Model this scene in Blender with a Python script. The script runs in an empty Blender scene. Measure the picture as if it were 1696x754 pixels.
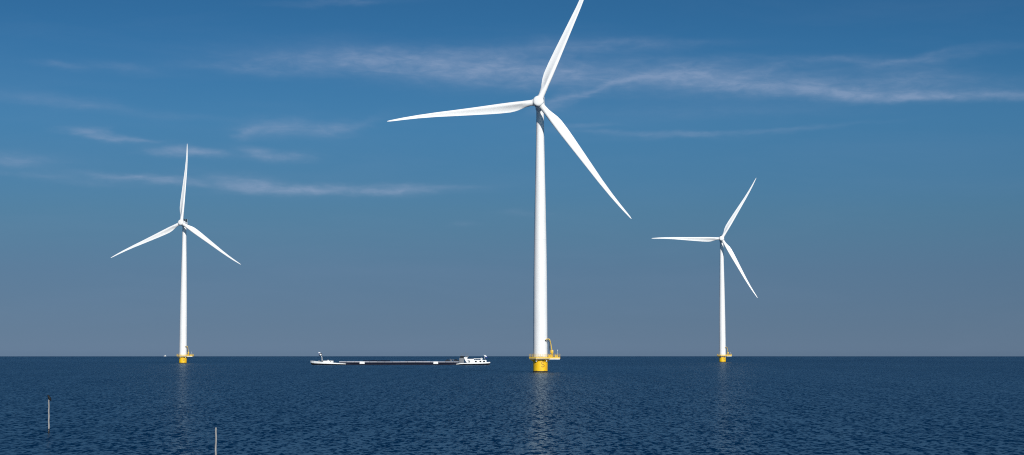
import bpy, bmesh, math, random
from mathutils import Vector, Matrix
random.seed(7)
sc = bpy.context.scene
COL = sc.collection
RAD = math.radians

# ---------------------------------------------------------------- camera
F_PX, CAM_H, PITCH = 3115.4, 7.951, 3.832       # focal length in px of a 1696 px wide frame
RE = 6371000 * 7 / 6                             # earth radius with refraction
cam = bpy.data.cameras.new('camera')
cam.sensor_width = 36.0
cam.lens = 36.0 * F_PX / 1696
cam.clip_start, cam.clip_end = 0.5, 80000
camo = bpy.data.objects.new('camera', cam)
camo.location = (0, 0, CAM_H)
camo.rotation_euler = (RAD(90 + PITCH), 0, 0)
COL.objects.link(camo)
sc.camera = camo

# ---------------------------------------------------------------- sun and sky
SUN_EL, SUN_AZ = 27.0, 162.0                     # azimuth clockwise from +Y: behind the camera, to the right
sun = bpy.data.lights.new('sun', 'SUN')
sun.energy, sun.angle, sun.color = 4.3, RAD(0.53), (1.0, 0.955, 0.90)
suno = bpy.data.objects.new('sun', sun)
sd = Vector((math.sin(RAD(SUN_AZ)) * math.cos(RAD(SUN_EL)), math.cos(RAD(SUN_AZ)) * math.cos(RAD(SUN_EL)), math.sin(RAD(SUN_EL))))
suno.rotation_euler = sd.to_track_quat('Z', 'Y').to_euler()
COL.objects.link(suno)

world = bpy.data.worlds.new('World'); sc.world = world; world.use_nodes = True
wt = world.node_tree; N = wt.nodes; L = wt.links
bg = N['Background']; bg.inputs[1].default_value = 0.05
sky = N.new('ShaderNodeTexSky'); sky.sky_type = 'NISHITA'; sky.sun_disc = False
sky.sun_elevation = RAD(SUN_EL); sky.sun_rotation = RAD(SUN_AZ)

def mth(nodes, links, op, a, b=None, c=None, clamp=False):
    n = nodes.new('ShaderNodeMath'); n.operation = op; n.use_clamp = clamp
    for i, v in enumerate((a, b, c)):
        if v is None: continue
        if isinstance(v, (int, float)): n.inputs[i].default_value = v
        else: links.new(v, n.inputs[i])
    return n.outputs[0]
def M(op, a, b=None, c=None, clamp=False): return mth(N, L, op, a, b, c, clamp)

tc = N.new('ShaderNodeTexCoord')
sep = N.new('ShaderNodeSeparateXYZ'); L.new(tc.outputs['Generated'], sep.inputs[0])
AZ = M('MULTIPLY', M('ARCTAN2', sep.outputs[0], sep.outputs[1]), 180 / math.pi)
EL = M('MULTIPLY', M('ARCSINE', sep.outputs[2]), 180 / math.pi)

def lin(c): return tuple(((v / 255 + 0.055) / 1.055) ** 2.4 if v > 10 else v / 255 / 12.92 for v in c)
# clear sky colour by elevation (sRGB as wanted) against what the sky model gives ahead (x0.05)
wanted = [(0.0, (100, 122, 146)), (0.65, (97, 121, 145)), (2.5, (90, 122, 150)), (4.0, (83, 126, 156)), (5.3, (76, 127, 164)),
          (7.1, (68, 125, 168)), (8.9, (55, 114, 162)), (10.6, (48, 104, 152)), (13, (43, 98, 146)), (20, (38, 89, 135)), (45, (33, 76, 118)), (90, (33, 74, 115))]
model = [(0.1, (.1844, .183, .1382)), (.25, (.1961, .193, .1442)), (.5, (.2221, .216, .1579)), (.75, (.2461, .2389, .1724)), (1, (.2669, .2608, .1875)), (1.5, (.2961, .2978, .2171)),
         (2, (.311, .3249, .2452)), (2.5, (.3158, .3431, .2705)), (3, (.3134, .3537, .2928)), (3.6, (.3044, .3588, .3156)), (4.3, (.2896, .3567, .3355)), (5, (.2758, .3506, .3468)),
         (6, (.2536, .3358, .3567)), (7, (.2329, .3186, .3591)), (8, (.214, .3005, .3562)), (9.2, (.1935, .2787, .348)), (10.6, (.1741, .2564, .3354)), (12, (.1577, .2362, .321)),
         (14.5, (.1336, .2048, .2937)), (18, (.1089, .1704, .2575)), (24, (.0809, .1292, .2066)), (32, (.0587, .0947, .1587)), (45, (.0399, .065, .1126)), (62, (.0305, .0495, .0874)), (90, (.0341, .0537, .0937))]
def interp(tab, e):
    for (e0, c0), (e1, c1) in zip(tab, tab[1:]):
        if e0 <= e <= e1:
            t = (e - e0) / (e1 - e0); return tuple(a + (b - a) * t for a, b in zip(c0, c1))
    return tab[-1][1]
wl = [(e, lin(c)) for e, c in wanted]
ramp = N.new('ShaderNodeValToRGB')
L.new(M('POWER', M('MULTIPLY', M('MAXIMUM', EL, 0.0), 1 / 90), 0.5), ramp.inputs[0])
stops = [e for e, _ in model]
KT = 0.28
er = ramp.color_ramp.elements
for i, e in enumerate(stops):
    w_, m_ = interp(wl, e), interp(model, e)
    col = tuple(a / b * KT for a, b in zip(w_, m_)) + (1,)
    p = math.sqrt(e / 90)
    if i < 2: el_ = er[i]; el_.position = p
    else: el_ = er.new(p)
    el_.color = col
tint = N.new('ShaderNodeVectorMath'); tint.operation = 'MULTIPLY'
L.new(sky.outputs[0], tint.inputs[0]); L.new(ramp.outputs[0], tint.inputs[1])
tsc = N.new('ShaderNodeVectorMath'); tsc.operation = 'SCALE'; tsc.inputs['Scale'].default_value = 1 / KT
L.new(tint.outputs[0], tsc.inputs[0])

# thin cirrus: wisps by direction (azimuth, elevation in degrees), torn up by stretched noise
def cmb(x, y, z=0.0):
    n = N.new('ShaderNodeCombineXYZ')
    for i, v in enumerate((x, y, z)):
        if isinstance(v, (int, float)): n.inputs[i].default_value = v
        else: L.new(v, n.inputs[i])
    return n.outputs[0]
def noise(vec, scale, detail=5, rough=0.55, dist=0.0):
    n = N.new('ShaderNodeTexNoise'); n.noise_dimensions = '3D'
    n.inputs['Scale'].default_value = scale; n.inputs['Detail'].default_value = detail
    n.inputs['Roughness'].default_value = rough; n.inputs['Distortion'].default_value = dist
    L.new(vec, n.inputs['Vector']); return n
P = cmb(AZ, EL)
warp = noise(cmb(M('MULTIPLY', AZ, 0.35), EL), 1.1, 4, 0.6)
wv = N.new('ShaderNodeVectorMath'); wv.operation = 'SUBTRACT'; L.new(warp.outputs['Color'], wv.inputs[0]); wv.inputs[1].default_value = (.5, .5, .5)
wm = N.new('ShaderNodeVectorMath'); wm.operation = 'MULTIPLY'; L.new(wv.outputs[0], wm.inputs[0]); wm.inputs[1].default_value = (2.2, 0.55, 0)
wp = N.new('ShaderNodeVectorMath'); wp.operation = 'ADD'; L.new(P, wp.inputs[0]); L.new(wm.outputs[0], wp.inputs[1])
PW = wp.outputs[0]
def azel(px, py):
    p = RAD(PITCH); a = (px - 848) / F_PX; u = (377 - py) / F_PX
    d = Vector((a, math.cos(p) - u * math.sin(p), math.sin(p) + u * math.cos(p))).normalized()
    return math.degrees(math.atan2(d.x, d.y)), math.degrees(math.asin(d.z))
wisps = [  # x, y, half length, half height, angle (deg, up to the right), weight
    (780, 112, 210, 24, -3, .72), (930, 126, 230, 20, -4, .38), (560, 108, 150, 14, -3, .34), (860, 84, 190, 8, 1, .36), (1020, 72, 150, 7, -1, .2), (930, 168, 30, 9, 14, .55), (1000, 148, 70, 5, 18, .50), (1110, 122, 60, 13, 2, .50), (1180, 105, 150, 10, -2, .20),
    (1200, 135, 110, 15, -6, .48), (1330, 148, 120, 9, -4, .62), (1290, 130, 170, 18, -3, .26), (1270, 117, 24, 8, 10, .3), (1390, 98, 110, 6, -3, .26), (1540, 92, 60, 4, 8, .22), (1510, 130, 70, 16, -3, .26), (1450, 155, 110, 9, -3, .5), (1620, 161, 140, 6, -1, .62), (1580, 140, 120, 14, -2, .25), (1560, 95, 120, 7, 6, .22),
    (1070, 222, 110, 4, -1, .40), (1250, 217, 150, 3.5, 3, .26), (1160, 185, 260, 12, 0, .12), (960, 210, 40, 4, 5, .25),
    (150, 221, 40, 6, -8, .60), (205, 230, 38, 3, -1, .7), (300, 250, 42, 7, -4, .55), (340, 258, 32, 5, -3, .62), (462, 211, 42, 12, 4, .78), (425, 218, 20, 8, 30, .4), (552, 216, 34, 11, 6, .55), (610, 205, 30, 6, 18, .22),
    (425, 256, 32, 7, -8, .62), (480, 262, 36, 7, 2, .55), (30, 266, 60, 9, 0, .5), (240, 296, 80, 5, -4, .7), (90, 293, 90, 6, -4, .22), (390, 302, 50, 9, -6, .6), (445, 313, 55, 9, -4, .7), (560, 316, 120, 7, 1, .72),
    (690, 313, 70, 4, 3, .42), (80, 165, 90, 9, -4, .28), (105, 109, 24, 6, -4, .30), (200, 112, 50, 6, -4, .24), (400, 115, 90, 7, -3, .26), (395, 105, 14, 5, 0, .2), (765, 372, 20, 4, 0, .18), (870, 353, 28, 4, 0, .14), (560, 2, 80, 4, 3, .25), (170, 180, 160, 7, -3, .15)]
def dotn(vec, xyz):
    n = N.new('ShaderNodeVectorMath'); n.operation = 'DOT_PRODUCT'; L.new(vec, n.inputs[0]); n.inputs[1].default_value = xyz; return n.outputs['Value']
acc = None
K = math.degrees(1 / F_PX)
for (x, y, a, b, ang, w) in wisps:
    ca, ce = azel(x, y); t = RAD(ang); a *= K; b *= K
    ux, uy = math.cos(t) / a, math.sin(t) / a; vx, vy = -math.sin(t) / b, math.cos(t) / b
    u = M('SUBTRACT', dotn(PW, (ux, uy, 0)), ux * ca + uy * ce)
    v = M('SUBTRACT', dotn(PW, (vx, vy, 0)), vx * ca + vy * ce)
    q = M('MULTIPLY_ADD', u, u, M('MULTIPLY', v, v))
    g = M('MULTIPLY', M('EXPONENT', M('MULTIPLY', q, -0.8)), w)
    acc = g if acc is None else M('ADD', acc, g)
ahead = M('GREATER_THAN', sep.outputs[1], 0.0)
fib = noise(cmb(M('MULTIPLY', AZ, 0.30), M('MULTIPLY_ADD', AZ, 0.05, M('MULTIPLY', EL, 1.6)), 3.3), 1.9, 7, 0.62, 0.6)
fib2 = noise(cmb(M('MULTIPLY', AZ, 0.8), M('MULTIPLY', EL, 2.2), 8.1), 1.6, 7, 0.62, 0.4)
fm = M('MULTIPLY_ADD', fib.outputs['Fac'], 2.6, -0.62, clamp=True)
fm2 = M('MULTIPLY_ADD', fib2.outputs['Fac'], 2.4, -0.55, clamp=True)
tex = M('MULTIPLY_ADD', M('MULTIPLY', fm, fm2), 0.85, 0.38)
veil = M('MULTIPLY', M('MULTIPLY_ADD', noise(cmb(M('MULTIPLY', AZ, 0.12), M('MULTIPLY', EL, 0.7), 1.0), 1.0, 5, 0.6, 0.4).outputs['Fac'], 2.2, -1.05, clamp=True), 0.10)
cl = M('ADD', M('MULTIPLY', M('MULTIPLY', acc, ahead), tex), veil, clamp=True)
mix = N.new('ShaderNodeMix'); mix.data_type = 'RGBA'
L.new(M('MULTIPLY', cl, 0.58), mix.inputs['Factor']); L.new(tsc.outputs[0], mix.inputs['A'])
mix.inputs['B'].default_value = (lin((150, 168, 198))[0] / .05, lin((150, 168, 198))[1] / .05, lin((150, 168, 198))[2] / .05, 1)
L.new(mix.outputs['Result'], bg.inputs[0])

vs = sc.view_settings
sc.display_settings.display_device = 'sRGB'
vs.view_transform = 'Standard'; vs.look = 'None'; vs.exposure = 0.0; vs.gamma = 1.0; vs.use_curve_mapping = False
sc.render.engine = 'CYCLES'
sc.cycles.use_denoising = False
sc.cycles.max_bounces = 5
sc.cycles.pixel_filter_type = 'BLACKMAN_HARRIS'
sc.cycles.filter_width = 1.1

# ---------------------------------------------------------------- materials
def mat(name, col, rough=0.5, metal=0.0, var=0.0, vscale=0.6, bump=0.0, col2=None, stretch=(1, 1, 1), detail=6, lo=0.42, hi=0.68, coat=0.0, spec=.5):
    m = bpy.data.materials.new(name); m.use_nodes = True
    n, l = m.node_tree.nodes, m.node_tree.links; b = n['Principled BSDF']
    b.inputs['Roughness'].default_value = rough; b.inputs['Metallic'].default_value = metal
    b.inputs['Coat Weight'].default_value = coat; b.inputs['Specular IOR Level'].default_value = spec
    t = n.new('ShaderNodeTexCoord'); mp = n.new('ShaderNodeMapping'); mp.inputs['Scale'].default_value = stretch
    l.new(t.outputs['Object'], mp.inputs[0])
    nz = n.new('ShaderNodeTexNoise'); nz.inputs['Scale'].default_value = vscale; nz.inputs['Detail'].default_value = detail
    l.new(mp.outputs[0], nz.inputs['Vector'])
    r = n.new('ShaderNodeValToRGB'); l.new(nz.outputs['Fac'], r.inputs[0])
    c2 = col2 if col2 else tuple(c * (1 - var) for c in col)
    r.color_ramp.elements[0].position = lo; r.color_ramp.elements[1].position = hi
    r.color_ramp.elements[0].color = (*col, 1); r.color_ramp.elements[1].color = (*c2, 1)
    l.new(r.outputs[0], b.inputs['Base Color'])
    if bump:
        bp = n.new('ShaderNodeBump'); bp.inputs['Distance'].default_value = bump; l.new(nz.outputs['Fac'], bp.inputs['Height']); l.new(bp.outputs[0], b.inputs['Normal'])
    return m
WHITE = mat('white_turbine_paint', (.80, .80, .79), .38, var=.06, vscale=.35, stretch=(1, 1, .25))
BLADE = mat('white_blade_gelcoat', (.82, .82, .81), .32, var=.05, vscale=.25, stretch=(1, 1, .3))
YELL = mat('yellow_foundation_paint', (.88, .53, .006), .5, col2=(.76, .40, .010), vscale=.55, stretch=(1, 1, .45), lo=.45, hi=.75)
YELP = mat('pale_yellow_rail_paint', (.82, .54, .07), .5, var=.2, vscale=1.5)
YELC = mat('yellow_crane_paint', (.78, .47, .03), .45, var=.25, vscale=1.2)
ALGA = mat('dark_waterline_growth', (.035, .03, .012), .8, var=.5, vscale=2)
DECK = mat('grey_galvanised_grating', (.35, .36, .36), .6, metal=.3, var=.3, vscale=3)
LITE = mat('pale_painted_steel', (.72, .72, .70), .5, var=.1)
DARK = mat('dark_cooler_metal', (.025, .027, .03), .5, var=.3)
MARK = mat('dark_marking_paint', (.36, .20, .015), .6, var=.2)
BWHT = mat('white_ship_paint', (.80, .80, .78), .4, col2=(.66, .63, .58), vscale=.5, stretch=(1, 1, .3), lo=.5, hi=.8)
BNAV = mat('navy_hull_paint', (.004, .006, .018), .75, spec=.12, var=.3, vscale=.3)
BBLK = mat('black_hull_paint', (.004, .005, .009), .7, spec=.12, var=.3, vscale=.3)
STRP = mat('blue_grey_rubbing_strip', (.045, .055, .09), .7, var=.2, spec=.2)
BLAV = mat('grey_hatch_metal', (.34, .35, .40), .5, var=.15, vscale=.25, stretch=(1, .2, 1))
BGRY = mat('grey_ship_paint', (.14, .15, .165), .5, var=.2)
GLAS = mat('dark_window_glass', (.01, .013, .018), .08)
CARP = mat('black_car_paint', (.012, .012, .015), .25, coat=.6)
RUBR = mat('black_rubber', (.02, .02, .02), .8)
WOOD = mat('weathered_pale_wood', (.33, .32, .31), .8, col2=(.20, .19, .18), vscale=3, stretch=(3, 3, .6), lo=.4, hi=.7)
WET = mat('dark_wet_wood', (.03, .026, .022), .4, var=.3, vscale=4)
BIRD = mat('black_feathers', (.004, .004, .005), .8, var=.4, vscale=20)
FRED = mat('red_flag_cloth', (.45, .03, .04), .8, var=.1)
FWHT = mat('white_flag_cloth', (.80, .80, .80), .8, var=.05)
FBLU = mat('blue_flag_cloth', (.03, .05, .30), .8, var=.1)

# water: deep blue body, glossy skin, slopes from noise in world metres
wm_ = bpy.data.materials.new('lake_water'); wm_.use_nodes = True
n, l = wm_.node_tree.nodes, wm_.node_tree.links; b = n['Principled BSDF']
WROUGH, WSL, FPOW, FMAX, WBODY = 0.23, 1.0, 7.0, 0.41, (.0012, .023, .066, 1)
b.inputs['IOR'].default_value = 1.333
tcw = n.new('ShaderNodeTexCoord')
def wnoise(scale, stretch, detail, rough, w=0.0, dist=0.0):
    mp = n.new('ShaderNodeMapping'); mp.inputs['Scale'].default_value = stretch; mp.inputs['Location'].default_value = (w, w * .7, w); mp.inputs['Rotation'].default_value = (0, 0, RAD(2))
    l.new(tcw.outputs['Object'], mp.inputs[0])
    z = n.new('ShaderNodeTexNoise'); z.inputs['Scale'].default_value = scale; z.inputs['Detail'].default_value = detail; z.inputs['Roughness'].default_value = rough; z.inputs['Distortion'].default_value = dist
    l.new(mp.outputs[0], z.inputs['Vector']); return z
def wvec(op, a, b_):
    v = n.new('ShaderNodeVectorMath'); v.operation = op
    for i, q in enumerate((a, b_)):
        if isinstance(q, tuple): v.inputs[i].default_value = q
        else: l.new(q, v.inputs[i])
    return v.outputs[0]
slope = None
for lx, ly, det, ax, ay, off in ((.34, .9, 1, 1.7, 2.0, 3), (.50, 1.7, 1, 1.5, 1.75, 17), (.48, 4, 1, 1.2, .58, 41), (.75, 16, 1, .6, .34, 77), (1.3, 60, 1, .25, .24, 103), (2.6, 200, 1, .04, .16, 111), (16, 500, 2, .02, .06, 131)):
    z = wnoise(1.0, (1 / lx, 1 / ly, 1), det, .5, off)
    s = wvec('MULTIPLY', wvec('SUBTRACT', z.outputs['Color'], (.5, .5, .5)), (ax * WSL, ay * WSL, 0))
    slope = s if slope is None else wvec('ADD', slope, s)
nrm = n.new('ShaderNodeVectorMath'); nrm.operation = 'NORMALIZE'
l.new(wvec('ADD', slope, (0, 0, 1)), nrm.inputs[0])
def W(op, a, b_=None, c_=None, clamp=False): return mth(n, l, op, a, b_, c_, clamp)
n.remove(b)
dif = n.new('ShaderNodeBsdfDiffuse'); glo = n.new('ShaderNodeBsdfAnisotropic'); mx = n.new('ShaderNodeMixShader')
glo.distribution = 'GGX'
l.new(nrm.outputs[0], glo.inputs['Normal'])
geo = n.new('ShaderNodeNewGeometry')
dt = n.new('ShaderNodeVectorMath'); dt.operation = 'DOT_PRODUCT'; l.new(nrm.outputs[0], dt.inputs[0]); l.new(geo.outputs['Incoming'], dt.inputs[1])
cosv = W('MULTIPLY', W('ADD', dt.outputs['Value'], W('SQRT', W('MULTIPLY_ADD', dt.outputs['Value'], dt.outputs['Value'], .006))), .5)
fres = W('MULTIPLY_ADD', W('POWER', W('SUBTRACT', 1.0, cosv, clamp=True), FPOW), FMAX, 0.02)
gust = wnoise(1.0, (1 / 240, 1 / 900, 1), 5, .6, 9, .3)
l.new(W('MULTIPLY', fres, W('MULTIPLY_ADD', gust.outputs['Fac'], .7, .65)), mx.inputs[0])
glo.inputs['Color'].default_value = (.84, .98, 1.0, 1)
glo.inputs['Roughness'].default_value = WROUGH
dif.inputs['Color'].default_value = WBODY
l.new(dif.outputs[0], mx.inputs[1]); l.new(glo.outputs[0], mx.inputs[2])
l.new(mx.outputs[0], n['Material Output'].inputs['Surface'])
WATER = wm_

# ---------------------------------------------------------------- mesh helpers
def drop(x, y): return -(x * x + y * y) / (2 * RE)
def obj(name, bm, m, parent=None, smooth=False, auto=None):
    bmesh.ops.recalc_face_normals(bm, faces=bm.faces)
    me = bpy.data.meshes.new(name); 
    if smooth:
        for f in bm.faces: f.smooth = True
    if auto is not None:
        for f in bm.faces: f.smooth = True
        for e in bm.edges:
            if len(e.link_faces) == 2 and e.calc_face_angle(0) > RAD(auto): e.smooth = False
    bm.to_mesh(me); bm.free()
    for q in (m if isinstance(m, (list, tuple)) else [m]): me.materials.append(q)
    o = bpy.data.objects.new(name, me); COL.objects.link(o)
    if parent: o.parent = parent
    return o
def thing(name, label, cat, loc=(0, 0, 0), rz=0, group=None):
    o = bpy.data.objects.new(name, None); COL.objects.link(o); o.location = loc; o.rotation_euler = (0, 0, rz)
    o['label'] = label; o['category'] = cat
    if group: o['group'] = group
    return o
def BM(): return bmesh.new()
def box(bm, x0, x1, y0, y1, z0, z1, bevel=0.0, M_=None, mi=0):
    r = bmesh.ops.create_cube(bm, size=1.0); v = r['verts']
    for q in v: q.co = Vector(((x0 + x1) / 2 + q.co.x * (x1 - x0), (y0 + y1) / 2 + q.co.y * (y1 - y0), (z0 + z1) / 2 + q.co.z * (z1 - z0)))
    fs = set(f for q in v for f in q.link_faces)
    for f in fs: f.material_index = mi
    if bevel:
        es = set(e for q in v for e in q.link_edges)
        r2 = bmesh.ops.bevel(bm, geom=list(es), offset=bevel, segments=2, affect='EDGES', profile=.5)
        v = list(set(q for f in r2['faces'] for q in f.verts))
    if M_ is not None: bmesh.ops.transform(bm, matrix=M_, verts=v)
    return v
def tube(bm, pts, rads, seg=10, cap=True, mi=0):
    pts = [Vector(p) for p in pts]
    if isinstance(rads, (int, float)): rads = [rads] * len(pts)
    rings = []; ref = None
    for i, p in enumerate(pts):
        d = (pts[min(i + 1, len(pts) - 1)] - pts[max(i - 1, 0)]).normalized()
        if ref is None: ref = Vector((0, 0, 1)) if abs(d.z) < .9 else Vector((1, 0, 0))
        a = (ref - d * ref.dot(d)).normalized(); b_ = d.cross(a); ref = a
        rings.append([bm.verts.new(p + (a * math.cos(2 * math.pi * k / seg) + b_ * math.sin(2 * math.pi * k / seg)) * rads[i]) for k in range(seg)])
    for r0, r1 in zip(rings, rings[1:]):
        for k in range(seg):
            f = bm.faces.new((r0[k], r0[(k + 1) % seg], r1[(k + 1) % seg], r1[k])); f.material_index = mi
    if cap:
        for r in (rings[0], rings[-1]): bm.faces.new(r).material_index = mi
def lathe(bm, prof, seg=48, axis='Z', mi=0):
    rings = []
    for r, z in prof:
        ring = []
        for k in range(seg):
            a = 2 * math.pi * k / seg; x, y = r * math.cos(a), r * math.sin(a)
            ring.append(bm.verts.new((x, y, z) if axis == 'Z' else (x, z, y)))
        rings.append(ring)
    for r0, r1 in zip(rings, rings[1:]):
        for k in range(seg): bm.faces.new((r0[k], r0[(k + 1) % seg], r1[(k + 1) % seg], r1[k])).material_index = mi
    for r in (rings[0], rings[-1]): bm.faces.new(r)
def prism(bm, poly, y0, y1, mi=0):          # outline in x,z extruded along y
    a = [bm.verts.new((x, y0, z)) for x, z in poly]; b_ = [bm.verts.new((x, y1, z)) for x, z in poly]
    fs = [bm.faces.new(a), bm.faces.new(b_)] + [bm.faces.new((a[i], a[(i + 1) % len(a)], b_[(i + 1) % len(a)], b_[i])) for i in range(len(a))]
    for f in fs: f.material_index = mi
def lerp(tab, r):
    for (r0, *a), (r1, *b_) in zip(tab, tab[1:]):
        if r <= r1:
            t = (r - r0) / (r1 - r0); return [p + (q - p) * t for p, q in zip(a, b_)]
    return list(tab[-1][1:])

# ---------------------------------------------------------------- water (one curved sheet to beyond the horizon)
bm = BM(); SEG = 288
radii = [0.0]; r = 6.0
while r < 42000: radii.append(r); r *= 1.035
c = bm.verts.new((0, 0, 0)); prev = None
for r in radii[1:]:
    ring = [bm.verts.new((r * math.cos(2 * math.pi * k / SEG), r * math.sin(2 * math.pi * k / SEG), -r * r / (2 * RE))) for k in range(SEG)]
    for k in range(SEG):
        if prev is None: bm.faces.new((c, ring[k], ring[(k + 1) % SEG]))
        else: bm.faces.new((prev[k], ring[k], ring[(k + 1) % SEG], prev[(k + 1) % SEG]))
    prev = ring
w = obj('water', bm, WATER, smooth=True); w['kind'] = 'structure'

# ---------------------------------------------------------------- wind turbine prototype meshes
protos = {}
def proto(key, name, bm, m, **k):
    o = obj(name, bm, m, **k); COL.objects.unlink(o); protos[key] = o; return o

# tower
bm = BM()
zs = [(6.2, 3.12), (7.0, 3.08), (20, 3.04), (38, 2.92), (60, 2.62), (80, 2.22), (100, 1.80), (112.0, 1.62)]
prof = []
z = 6.2
while z < 112.0: prof.append((lerp([(a, b_) for a, b_ in zs], z)[0], z)); z += 3.5
prof.append((1.62, 112.0))
lathe(bm, prof, 64)
for fz in (31.0, 57.0, 84.0):                                # flange joints between tower cans
    rr_ = lerp([(a, b_) for a, b_ in zs], fz)[0]; lathe(bm, [(rr_ + .004, fz - .10), (rr_ + .03, fz - .08), (rr_ + .03, fz + .08), (rr_ + .004, fz + .10)], 64)
proto('tower', 'tower', bm, WHITE, auto=30)
# foundation
bm = BM(); lathe(bm, [(3.12, .55), (3.12, 4.6), (3.2, 4.62), (3.2, 4.85), (3.12, 4.87), (3.12, 5.55)], 64)
proto('foundation', 'foundation', bm, YELL, auto=30)
bm = BM(); lathe(bm, [(3.14, -3), (3.14, .35), (3.125, .56)], 64)
for v in bm.verts:
    if v.co.z > .3: v.co.z += .08 * math.sin(5 * math.atan2(v.co.y, v.co.x)) + .05 * math.sin(11 * math.atan2(v.co.y, v.co.x))
proto('growth', 'waterline_band', bm, ALGA, smooth=True)
# dark painted mark on the front of the foundation, an S shape, laid on the curved steel
bm = BM(); pts = []
for i in range(37):
    t = i / 36
    if t < .5:
        a = RAD(20 + 250 * (t / .5)); x, z = .55 * math.cos(a), .55 + .55 * math.sin(a)
    else:
        a = RAD(90 - 250 * ((t - .5) / .5)); x, z = .58 * math.cos(a), -.55 + .55 * math.sin(a)
    pts.append((x + 1.05, z + 3.35))
for (x0, z0), (x1, z1) in zip(pts, pts[1:]):
    d = Vector((x1 - x0, z1 - z0)); 
    if d.length < 1e-5: continue
    d.normalize(); nn = Vector((-d.y, d.x)) * .15; ext = d * .03; q = []
    for (x, z) in ((x0 - ext.x + nn.x, z0 - ext.y + nn.y), (x1 + ext.x + nn.x, z1 + ext.y + nn.y), (x1 + ext.x - nn.x, z1 + ext.y - nn.y), (x0 - ext.x - nn.x, z0 - ext.y - nn.y)):
        q.append(bm.verts.new((x, -math.sqrt(3.135 ** 2 - x * x), z)))
    bm.faces.new(q)
proto('mark', 'marking', bm, MARK)
# platform: octagonal gallery with a lay-down bay on the right
out = []
R8 = 5.25
for k in range(8):
    a = RAD(22.5 + 45 * k); out.append((R8 * math.cos(a), R8 * math.sin(a)))
# polygon counter-clockwise starting right-rear; replace the right side with the bay
poly = [(8.5, -2.9), (8.5, 2.9), (4.2, 2.9)] + [p for p in out[1:7]] + [(4.2, -2.9)]
poly = [(8.5, -2.9), (8.5, 2.9), (4.4, 2.9), out[1], out[2], out[3], out[4], out[5], out[6], (4.4, -2.9)]
def ring_prism(bm, poly, z0, z1, mi=0):
    a = [bm.verts.new((x, y, z0)) for x, y in poly]; b_ = [bm.verts.new((x, y, z1)) for x, y in poly]
    fs = [bm.faces.new(a), bm.faces.new(b_)] + [bm.faces.new((a[i], a[(i + 1) % len(a)], b_[(i + 1) % len(a)], b_[i])) for i in range(len(a))]
    for f in fs: f.material_index = mi
bm = BM(); ring_prism(bm, poly, 5.86, 6.18)
proto('platform', 'platform', bm, YELP)
bm = BM(); ring_prism(bm, [(x * .97, y * .97) for x, y in poly], 5.62, 5.855)
box(bm, 3.3, 8.3, -2.98, -2.83, 5.45, 5.857); box(bm, 3.3, 8.3, 2.83, 2.98, 5.45, 5.857)
proto('deck_beam', 'deck_beam', bm, LITE)
def rail_bm(bm, poly, z0, closed=True, H_=1.55):
    L_ = len(poly)
    for i in range(L_ if closed else L_ - 1):
        p, q = Vector(poly[i]), Vector(poly[(i + 1) % L_]); d = (q - p).length; k = max(1, round(d / 1.1))
        for j in range(k):
            s = p + (q - p) * j / k; tube(bm, [(s.x, s.y, z0), (s.x, s.y, z0 + H_)], .05, 6)
        for h_, r_ in ((H_, .06), (H_ * .66, .04), (H_ * .33, .04)): tube(bm, [(p.x, p.y, z0 + h_), (q.x, q.y, z0 + h_)], r_, 6)
        n_ = Vector((-(q - p).y, (q - p).x)).normalized() * .02
        vs_ = [bm.verts.new((a.x + s_ * n_.x, a.y + s_ * n_.y, zz)) for s_ in (-1, 1) for a, zz in ((p, z0 + .01), (q, z0 + .01), (q, z0 + .28), (p, z0 + .28))]
        a_, b_ = vs_[:4], vs_[4:]
        bm.faces.new(a_); bm.faces.new(b_)
        for i_ in range(4): bm.faces.new((a_[i_], a_[(i_ + 1) % 4], b_[(i_ + 1) % 4], b_[i_]))
bm = BM(); rail_bm(bm, [(x * .985, y * .985) for x, y in poly], 6.18)
proto('railing', 'railing', bm, YELP)
bm = BM()
aa = [bm.verts.new(p) for p in ((3.1, -.09, 5.61), (4.8, -.09, 5.61), (4.8, -.09, 5.40), (3.1, -.09, 4.5))]
bb = [bm.verts.new(p) for p in ((3.1, .09, 5.61), (4.8, .09, 5.61), (4.8, .09, 5.40), (3.1, .09, 4.5))]
bm.faces.new(aa); bm.faces.new(bb)
for i in range(4): bm.faces.new((aa[i], aa[(i + 1) % 4], bb[(i + 1) % 4], bb[i]))
proto('bracket', 'deck_bracket', bm, YELL)
for i_, (x, y) in enumerate(((-1.75, -3.25), (2.6, -2.5))):
    bm = BM(); box(bm, x - .28, x + .28, y - .28, y + .3, 4.55, 5.2, .06)
    proto('lamp%d' % i_, 'navigation_lamp', bm, LITE)
bm = BM(); box(bm, 3.5, 4.9, -2.5, -1.4, 6.19, 7.5, .08); proto('cab0', 'equipment_cabinet', bm, YELC)
bm = BM(); box(bm, 6.3, 7.5, -1.8, -.6, 6.19, 7.3, .08); proto('cab1', 'equipment_cabinet', bm, YELP)
bm = BM(); tube(bm, [(7.35, -2.5, 6.19), (7.35, -2.5, 9.7)], .05, 6); tube(bm, [(7.35, -2.5, 9.0), (7.35, -2.5, 9.5)], .12, 8); proto('antenna', 'antenna', bm, LITE)
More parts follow.
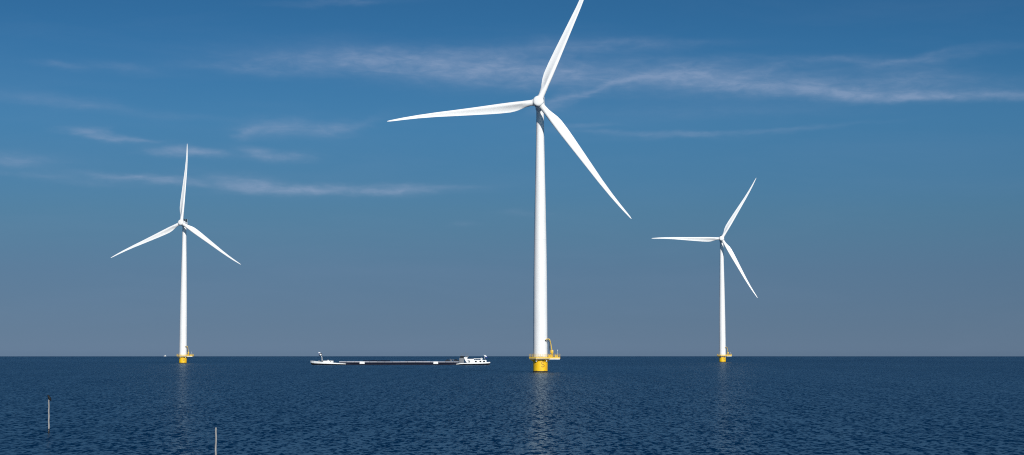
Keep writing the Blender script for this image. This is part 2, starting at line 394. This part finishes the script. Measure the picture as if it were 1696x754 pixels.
# crane (thing's part with boom, jib, hydraulic cylinder)
CX, CY = 5.0, -2.2
bm = BM(); lathe(bm, [(.5, 6.19), (.5, 6.35), (.36, 6.4), (.34, 7.9), (.48, 7.95), (.48, 8.3)], 20)
bmesh.ops.translate(bm, vec=(CX, CY, 0), verts=bm.verts); box(bm, CX - .75, CX + .55, CY - .45, CY + .45, 8.2, 9.4, .12)
proto('crane', 'crane', bm, YELC, auto=35)
bm = BM(); tube(bm, [(CX - .1, CY, 9.2), (CX - .35, CY, 11.0), (CX - .7, CY, 12.8), (CX - .95, CY, 13.65)], [.23, .20, .18, .17], 4)
proto('boom', 'boom', bm, YELP)
bm = BM(); tube(bm, [(CX - .9, CY, 13.6), (CX - 1.35, CY, 14.15), (CX - 2.1, CY, 14.15), (CX - 2.7, CY, 13.75)], [.24, .23, .21, .18], 4)
proto('jib', 'jib', bm, YELP)
bm = BM(); tube(bm, [(CX - .85, CY, 9.1), (CX - 1.15, CY, 11.2)], .16, 8); tube(bm, [(CX - 1.15, CY, 11.2), (CX - 1.05, CY, 12.9)], .11, 8)
tube(bm, [(CX - 1.15, CY, 13.2), (CX - 2.3, CY, 13.5)], .2, 8); tube(bm, [(CX - 2.7, CY, 13.8), (CX - 3.0, CY, 13.2)], .24, 8)
proto('cylinder', 'hydraulic_cylinder', bm, DARK)

# rotor frame: X right, Y downwind along the shaft, Z up; origin in the rotor centre
OH = 7.09
bm = BM()
lathe(bm, [(2.05, 2.2), (2.3, 2.35), (2.3, 4.2), (2.1, 4.4), (2.1, 9.3), (1.95, 9.9), (1.5, 10.3), (.6, 10.45)], 48, 'Y')
proto('nacelle', 'nacelle', bm, WHITE, auto=40)
bm = BM(); lathe(bm, [(1.62, -3.3), (1.66, -2.0), (1.95, -1.3), (1.95, -.8)], 40)
proto('yaw', 'yaw_bearing', bm, WHITE, auto=40)          # placed at the tower head, upright
for i_, x in enumerate((-.85, .85)):
    bm = BM(); box(bm, x - .62, x + .62, 8.5, 8.85, 1.9, 4.25, .04)
    for k in range(7): box(bm, x - .66, x + .66, 8.44, 8.91, 2.15 + k * .3, 2.23 + k * .3)
    proto('cool%d' % i_, 'cooler', bm, DARK)
bm = BM(); tube(bm, [(1.6, 9.6, 1.3), (1.6, 9.6, 4.3)], .05, 6); tube(bm, [(-1.6, 9.6, 1.3), (-1.6, 9.6, 4.3)], .05, 6); tube(bm, [(-1.6, 9.6, 4.3), (1.6, 9.6, 4.3)], .05, 6)
proto('mast', 'wind_sensor_mast', bm, LITE)
bm = BM(); lathe(bm, [(2.0, -1.25), (2.15, -1.0), (2.3, -.6), (2.42, 0), (2.36, 1.0), (2.2, 1.8), (2.0, 2.2)], 48, 'Y')
for k in range(3):
    t0 = len(bm.verts); a = RAD(90 + 120 * k)
    tube(bm, [(math.cos(a) * 1.2, 0, math.sin(a) * 1.2), (math.cos(a) * 2.7, 0, math.sin(a) * 2.7)], 1.42, 28)
proto('hub', 'hub', bm, WHITE, auto=40)
bm = BM(); lathe(bm, [(.02, -2.45), (1.2, -2.40), (1.8, -2.28), (2.12, -2.05), (2.30, -1.7), (2.36, -1.35), (2.34, -1.2), (2.1, -1.15)], 48, 'Y')
proto('nose', 'nose_cone', bm, WHITE, smooth=True)
# blade: X towards the leading edge, Y downwind, Z out along the span
BT = [  # r, leading edge x, chord, thickness/chord, twist deg, blend of round root into aerofoil
    (1.6, 1.3, 2.6, 1.0, 18, 0), (3.5, 1.3, 2.6, 1.0, 18, 0), (5.5, 1.32, 2.85, .86, 18, .25), (8, 1.34, 3.50, .60, 17, .7), (10, 1.42, 4.05, .48, 16, .9), (12.5, 1.46, 4.35, .40, 14, 1), (17, 1.46, 4.22, .32, 11, 1),
    (22, 1.42, 3.85, .28, 8.5, 1), (27, 1.38, 3.42, .25, 6.5, 1), (36, 1.34, 2.68, .22, 4, 1), (44, 1.34, 2.05, .20, 2, 1), (52, 1.15, 1.48, .19, 1, 1), (58, .84, 1.08, .18, 0, 1), (62, .52, .78, .18, -.5, 1), (64.4, .28, .5, .18, -.5, 1), (65.35, .10, .18, .2, -.5, 1), (65.44, .05, .06, .3, -.5, 1)]
bm = BM(); NP = 36; rings = []
span = [1.6, 2.5, 3.5, 4.5, 5.5, 6.5, 7.3, 8, 9, 10, 11, 12.5, 14, 15.5, 17, 19.5, 22, 24.5, 27, 30, 33, 36, 40, 44, 48, 52, 55, 58, 60, 62, 63.4, 64.4, 65, 65.35, 65.44]
for r in span:
    le, ch, tk, tw, bl = lerp(BT, r); ring = []
    bl = bl * bl * (3 - 2 * bl)
    for k in range(NP):
        a = 2 * math.pi * k / NP; xc = (1 - math.cos(a)) / 2          # 0 = leading edge, 1 = trailing
        cx, cy = xc, math.sin(a) / 2                                   # circle
        yt = 5 * (.2969 * math.sqrt(xc) - .126 * xc - .3516 * xc ** 2 + .2843 * xc ** 3 - .1015 * xc ** 4)
        sgn = 1 if math.sin(a) >= 0 else -1                            # + = suction side, downwind
        ay = sgn * yt * tk
        if sgn < 0: ay = -yt * tk * (1 - 1.2 * max(0, (xc - .30) / .7) ** .8)   # hollow towards the trailing edge
        ay += .02 * math.sin(math.pi * xc)
        yy = (cy * tk) * (1 - bl) + ay * bl
        x = le - xc * ch; y = yy * ch
        px, t = le - ch * .35, RAD(tw)
        dx = x - px
        X = px + dx * math.cos(t) + y * math.sin(t) * 1.0
        Y = -dx * math.sin(t) + y * math.cos(t)
        pre = -(r / 65.44) * 1.9 - 2.7 * (r / 65.44) ** 2.4
        ring.append(bm.verts.new((X, Y + pre, r)))
    rings.append(ring)
for r0, r1 in zip(rings, rings[1:]):
    for k in range(NP): bm.faces.new((r0[k], r0[(k + 1) % NP], r1[(k + 1) % NP], r1[k]))
bm.faces.new(rings[0]); bm.faces.new(rings[-1])
proto('blade', 'blade', bm, BLADE, smooth=True)

def inst(key, parent, mtx=None):
    o = protos[key].copy(); COL.objects.link(o); o.parent = parent
    if mtx is not None: o.matrix_local = mtx
    return o
def turbine(X, Y, yaw, phase, label):
    t = thing('wind_turbine', label, 'wind turbine', (X, Y, drop(X, Y)), 0, 'wind turbines standing in the water')
    f = inst('foundation', t); inst('growth', f); inst('mark', f); inst('lamp0', f); inst('lamp1', f)
    inst('tower', t)
    p = inst('platform', t); inst('deck_beam', p); inst('railing', p); [inst('bracket', p, Matrix.Rotation(RAD(q_), 4, 'Z')) for q_ in (200, 250, 300, 340, 20, 90, 160)]; inst('cab0', p); inst('cab1', p); inst('antenna', p)
    cr = inst('crane', t); inst('boom', cr); inst('jib', cr); inst('cylinder', cr)
    psi, tau = RAD(yaw), RAD(5.15)
    a = Vector((-math.sin(psi) * math.cos(tau), -math.cos(psi) * math.cos(tau), math.sin(tau)))
    xr = Vector((math.cos(psi), -math.sin(psi), 0)); yr = -a; zr = xr.cross(yr)
    hub = Vector((0, 0, 115)) + a * OH
    def frame(x, y, z): 
        m = Matrix((x, y, z)).transposed().to_4x4(); m.translation = hub; return m
    Rm = frame(xr, yr, zr)
    na = inst('nacelle', t, Rm); inst('cool0', na); inst('cool1', na); inst('mast', na)
    inst('yaw', t, Matrix.Translation((0, 0, 114.6)))
    # hub is turned so that its three sockets meet the blades
    ph = RAD(phase); rad0 = xr * math.cos(ph) + zr * math.sin(ph)
    h = inst('hub', t, frame(yr.cross(rad0), yr, rad0)); inst('nose', h)
    for k in range(3):
        q = ph + k * 2 * math.pi / 3; rd = xr * math.cos(q) + zr * math.sin(q)
        inst('blade', t, frame(yr.cross(rd), yr, rd))
    return t
turbine(12.13, 807.98, 5.98, 187.6, 'tallest and nearest white wind turbine, its upper blade running out of the picture')
turbine(-270.88, 1552.0, 11.36, 86.64, 'white wind turbine left of the long barge, with one blade pointing straight up')
turbine(197.21, 1766.63, 6.05, 180.02, 'smallest and farthest white wind turbine, right of the tallest one, one blade pointing level left')

# ---------------------------------------------------------------- barge
S = .4305                                                # metres per photo pixel at its distance
BX, BY = (663 - 848) / F_PX * (1342 * math.cos(RAD(PITCH)) - 7 * math.sin(RAD(PITCH))), 1342.0
barge = thing('barge', 'very long low white and navy cargo barge passing left of the tallest wind turbine', 'barge', (BX, BY, drop(BX, BY)))
def PX(px): return (px - 663) * S
def PZ(py): return (604.6 - py) * S
# hull by stations: px, top z, navy/black limit z, half beam
st = [(514.6, 3.0, 1.7, .15), (517, 2.95, 1.35, 1.6), (521, 2.8, 1.2, 3.2), (527, 2.5, 1.05, 4.6), (535, 2.1, .95, 5.5), (545, 1.75, .8, 5.7), (560, 1.35, .65, 5.7), (574, .95, .5, 5.7),
      (580, .42, .32, 5.7), (745, .42, .32, 5.7), (756, .75, .35, 5.7), (764, 1.25, .7, 5.7), (775, 1.45, .8, 5.6), (790, 1.6, .85, 5.3), (802, 1.85, 1.0, 4.6), (808, 2.0, 1.15, 3.9), (811.6, 2.1, 1.3, 3.0)]
def hull_bm(lo, hi, out=0.0, i0=0, i1=None, cap=True):
    bm = BM(); R_ = []
    for px, zt, zm, hb in st[i0:i1]:
        z0 = {'k': -1.2, 'm': zm, 't': zt}[lo]; z1 = {'k': -1.2, 'm': zm, 't': zt}[hi]
        h = hb + out; n1 = h * .82 if lo == 'k' else h
        x = PX(px); xs = x + (1.6 if px < 520 and lo == 'k' else (-1.2 if px > 805 and lo == 'k' else 0))
        R_.append([bm.verts.new(p) for p in ((xs, -n1, z0), (x, -h, z1), (x, h, z1), (xs, n1, z0))])
    for a, b_ in zip(R_, R_[1:]):
        for k in range(4): bm.faces.new((a[k], a[(k + 1) % 4], b_[(k + 1) % 4], b_[k]))
    bm.faces.new(R_[0]); bm.faces.new(R_[-1]); return bm
obj('hull', hull_bm('k', 'm'), BBLK, barge)
bmw = hull_bm('m', 't', .04, 0, 8); obj('bow_bulwark', bmw, BWHT, barge)
bms = hull_bm('m', 't', .04, 10); obj('stern_bulwark', bms, BWHT, barge)
obj('side_strip', hull_bm('m', 't', .02, 7, 11), STRP, barge)
bm = BM(); box(bm, PX(565), PX(759), -5.2, 5.2, .43, 1.80); obj('hold_coaming', bm, BNAV, barge)
bm = BM()
x = PX(563)
while x < PX(759): 
    w_ = min(5.4, PX(760) - x); box(bm, x, x + w_ - .12, -5.25, 5.25, 1.805, 2.48 + .12 * math.sin(x * 1.3), .08); x += w_
obj('hatch_cover', bm, BLAV, barge)
for a, b_ in ((596.8, 605), (718.3, 726)):
    bm = BM(); box(bm, PX(a), PX(b_), -5.78, -4.96, .75, 2.35, .05); obj('side_panel', bm, BWHT, barge)
# foredeck house, windlass, mast with flag
bm = BM(); box(bm, PX(536.5), PX(552), -4.2, 4.2, 1.6, 2.95, .1); box(bm, PX(543), PX(544.5), -1, 1, 2.95, 3.5, .05); obj('foredeck_house', bm, BWHT, barge)
bm = BM(); box(bm, PX(548), PX(550), -4.24, -4.19, 2.1, 2.5); obj('foredeck_window', bm, GLAS, barge)
for x0 in (529.5, 534.8):
    bm = BM(); box(bm, PX(x0) - .6, PX(x0) + .6, -3.4, -1.2, 1.9, 3.1, .1); tube(bm, [(PX(x0), -3.8, 2.6), (PX(x0), -.8, 2.6)], .35, 10); obj('windlass', bm, BGRY, barge)
ms = BM(); tube(ms, [(PX(534), -.8, 2.0), (PX(533.6), -.8, 5.2), (PX(532), -.8, 8.0), (PX(531.2), -.8, 8.6)], [.24, .19, .14, .1], 8); mast = obj('foremast', ms, LITE, barge)
tk = BM(); lathe(tk, [(.95, -.06), (.95, .06)], 20, 'Y')
bm = BM(); tube(bm, [(PX(531.2) + 1.0 * math.cos(a), -.9, 7.3 + 1.0 * math.sin(a)) for a in [i * 2 * math.pi / 20 for i in range(21)]], .2, 6, cap=False); obj('mast_ring', bm, BNAV, mast)
tk.free()
bm = BM(); lathe(bm, [(.5, -.1), (.5, .1)], 16, 'Y'); bmesh.ops.translate(bm, vec=(PX(531.2), -.9, 7.3), verts=bm.verts); obj('mast_disc', bm, BWHT, mast)
def flag(bm, x0, z0, w_, h_, y=-.9, dx=0.0, mi0=0):
    n_ = 8; rows = 3; th = .025
    for side in (-1, 1):
        for r_ in range(rows):
            for i in range(n_):
                q = []
                for (ii, zz) in ((i, r_), (i + 1, r_), (i + 1, r_ + 1), (i, r_ + 1)):
                    u = ii / n_; q.append(bm.verts.new((x0 + u * w_ + dx * zz / rows, y + side * th + .18 * math.sin(u * 7) * u, z0 - zz / rows * h_ - .15 * u * u)))
                bm.faces.new(q).material_index = min(r_, 2)
bm = BM(); flag(bm, PX(528.0), 9.0, 1.2, 1.1); obj('pennant', bm, [FWHT, FWHT, FBLU], mast)
# accommodation aft
bm = BM(); box(bm, PX(776), PX(805.5), -4.5, 4.5, 1.5, 3.35, .12); box(bm, PX(773.5), PX(785), -4.0, 4.0, 3.35, 4.25, .12); deckh = obj('accommodation', bm, BWHT, barge)
for wx in (788.0, 795.6, 801.6):
    bm = BM(); box(bm, PX(wx) - .7, PX(wx) + .7, -4.56, -4.48, 1.85, 2.85, .03); obj('window', bm, GLAS, deckh)
bm = BM(); box(bm, PX(776.6), PX(778.8), -4.55, -4.47, 1.7, 3.1, .03); obj('door', bm, BGRY, deckh)
bm = BM(); box(bm, PX(786), PX(800.5), -4.3, 4.3, 3.36, 3.5); 
for xx in range(787, 801, 3): tube(bm, [(PX(xx), -4.2, 3.4), (PX(xx), -4.2, 4.5)], .05, 6)
tube(bm, [(PX(784.5), -4.2, 4.5), (PX(799.5), -4.2, 4.5)], .16, 6); box(bm, PX(796), PX(798.6), -3.5, -1.5, 3.4, 4.95, .1)
obj('roof_rail', bm, BWHT, deckh)
bm = BM(); prism(bm, [(PX(768.3), 5.4), (PX(774.2), 5.4), (PX(773.6), 4.2), (PX(776.5), 1.6), (PX(773.0), 1.6), (PX(770.2), 3.4)], -3.6, 3.6); obj('stair_housing', bm, BWHT, barge)
# wheelhouse on its column
bm = BM(); box(bm, PX(760.5), PX(768.5), -3.4, 3.4, 1.3, 4.9, .1); wh = obj('wheelhouse', bm, BGRY, barge)
bm = BM(); box(bm, PX(762.3), PX(768.2), -3.2, 3.2, 4.9, 6.2, .08); obj('wheelhouse_window', bm, GLAS, wh)
bm = BM(); box(bm, PX(761.6), PX(769), -3.5, 3.5, 6.2, 6.45, .06); obj('wheelhouse_roof', bm, BGRY, wh)
bm = BM()
for px_, y_, h_ in ((764, -.5, 8.3), (767, -.5, 8.6), (770.5, -.5, 9.2), (774, -.5, 8.4)): tube(bm, [(PX(px_), y_, 5.3), (PX(px_), y_, h_)], .07, 6)
tube(bm, [(PX(763.5), -.5, 7.8), (PX(775), -.5, 7.8)], .06, 6); box(bm, PX(770), PX(776), -.6, .4, 5.8, 6.4, .1)
obj('radar_mast', bm, BGRY, barge)
bm = BM(); tube(bm, [(PX(804.5), -2.0, 1.9), (PX(801.0), -2.0, 7.2)], .07, 6); fs = obj('stern_flagpole', bm, LITE, barge)
bm = BM(); flag(bm, PX(801.4), 7.0, 1.3, 1.8, y=-2.0, dx=1.2); obj('flag', bm, [FWHT, FWHT, FBLU], fs)
# car crane between the two cars
bm = BM(); tube(bm, [(PX(746), 0, 2.5), (PX(745), 0, 4.4)], .2, 6); tube(bm, [(PX(745), 0, 4.3), (PX(751), 0, 3.3)], .13, 6); tube(bm, [(PX(751), 0, 2.5), (PX(751), 0, 4.1)], .13, 6); box(bm, PX(746), PX(748), -.7, .7, 2.45, 3.3, .08)
obj('deck_crane', bm, BGRY, barge)
# long low cargo stacks on the hatches
for a, b_, h_ in ((602, 639, .55), (671, 704, .4)):
    bm = BM(); xx = PX(a)
    while xx < PX(b_):
        box(bm, xx, xx + 3.0, -3.2, 3.2, 2.5, 2.7 + h_ * random.uniform(.7, 1.1), .05); xx += 3.15
    obj('stacked_hatch_lid', bm, BNAV, barge)
def car(px0, px1, name_label, z0, slope_left):
    c = thing('car', name_label, 'car', (BX + PX((px0 + px1) / 2), BY - 1.0, drop(BX, BY) + z0), 0, None)
    h = (px1 - px0) * S / 2
    sg = 1
    bm = BM()
    prism(bm, [(-h, .35), (h, .35), (h, .8), (h * .85, .95), (h * .5, 1.0), (-h * .5, 1.0), (-h, .85)] if not slope_left else [(-h, .35), (h, .35), (h, .75), (h * .6, 1.0), (-h * .85, 1.05), (-h, .8)], -.85, .85)
    body = obj('body', bm, CARP, c)
    bm = BM()
    prism(bm, [(-h * .8, 1.0), (h * .45, 1.0), (h * .15, 1.45), (-h * .6, 1.45)] if slope_left else [(-h * .5, .98), (h * .6, .98), (h * .35, 1.35), (-h * .25, 1.35)], -.72, .72)
    obj('cabin', bm, GLAS, c)
    for xx in (-h * .62, h * .62):
        for yy in (-.8, .8):
            bm = BM(); lathe(bm, [(.33, -.1), (.33, .1)], 16, 'Y'); bmesh.ops.translate(bm, vec=(xx, yy, .33), verts=bm.verts); obj('wheel', bm, RUBR, c)
car(737.5, 745, 'small low black car on the barge, left of the grey deck crane', 2.5, False)
car(752, 760, 'small black car on the barge, right against the grey wheelhouse', 2.5, True)

# ---------------------------------------------------------------- poles, bird, far boat
def pole(px, D, r_, top, label, lean=0.0):
    x = (px - 848) / F_PX * (D * math.cos(RAD(PITCH)) + (1.8 - CAM_H) * math.sin(RAD(PITCH)))
    t = thing('pole', label, 'pole', (x, D, drop(x, D)), 0, 'fishing poles standing in the water')
    bm = BM(); n_ = 14; pts = [(lean * (i / n_) + .012 * math.sin(i * 1.3), 0, .45 + (top - .45) * i / n_) for i in range(n_ + 1)]
    tube(bm, pts, [r_ * (1.04 - .12 * i / n_) for i in range(n_ + 1)], 14); obj('shaft', bm, WOOD, t, auto=50)
    bm = BM(); tube(bm, [(0, 0, -2), (0, 0, .2), (pts[0][0], 0, .452)], [r_ * 1.1, r_ * 1.1, r_ * 1.06], 14); obj('wet_foot', bm, WET, t, smooth=True)
    return t, x
D1 = 189.0
t1, x1 = pole(81.2, D1, .075, 3.35, 'pale wooden pole with a small black bird on its top, left edge of the picture', -.05)
t2, x2 = pole(357.2, 112.0, .055, 3.575, 'bare pale wooden pole cut off by the bottom edge of the picture', .0)
# bird perched, facing left
bx, bz = x1 - .05, drop(x1, D1) + 3.34
bird = bpy.data.meshes.new('bird'); 
bm = BM()
tube(bm, [(.17, 0, -.10), (.14, 0, -.03), (.09, 0, .06), (.03, 0, .15), (-.015, 0, .225), (-.035, 0, .27), (-.06, 0, .305), (-.09, 0, .31)], [.02, .045, .085, .10, .075, .052, .05, .012], 14)
tube(bm, [(-.085, 0, .307), (-.135, 0, .298)], [.014, .003], 8)
for s_ in (-1, 1): tube(bm, [(.03, s_ * .04, .09), (.015, s_ * .035, .0)], .008, 6)
for s_ in (-1, 1): tube(bm, [(0.0, s_ * .085, .18), (.09, s_ * .085, .06), (.17, s_ * .03, -.08)], [.02, .035, .006], 8)
b_o = obj('perched_bird', bm, BIRD, smooth=True); b_o.location = (bx, D1, bz); b_o.scale = (1.4, 1.9, 1.4)
b_o['label'] = 'small black bird perched on top of the left wooden pole'; b_o['category'] = 'bird'
# tiny far boat on the horizon
D3 = 9000.0; x3 = (274.8 - 848) / F_PX * D3
boat = thing('motor_yacht', 'tiny pale motor boat on the horizon just left of the left wind turbine', 'boat', (x3, D3, drop(x3, D3)))
bm = BM(); R_ = []
for x, hb, z in ((-7, .1, 2.6), (-4.5, 1.6, 2.3), (0, 2.2, 2.0), (6, 2.0, 1.9)): R_.append([bm.verts.new(p) for p in ((x * .92, -hb * .7, -.5), (x, -hb, z), (x, hb, z), (x * .92, hb * .7, -.5))])
for a, b_ in zip(R_, R_[1:]):
    for k in range(4): bm.faces.new((a[k], a[(k + 1) % 4], b_[(k + 1) % 4], b_[k]))
bm.faces.new(R_[0]); bm.faces.new(R_[-1]); obj('hull', bm, LITE, boat)
bm = BM(); box(bm, -3.5, 4, -1.7, 1.7, 1.9, 4.2, .3); box(bm, -1.2, 3, -1.5, 1.5, 4.2, 6.2, .3); obj('cabin', bm, LITE, boat)
bm = BM(); box(bm, -2.8, 3.2, -1.76, -1.69, 2.8, 3.5); obj('window', bm, GLAS, boat)

for o in protos.values(): bpy.data.objects.remove(o)
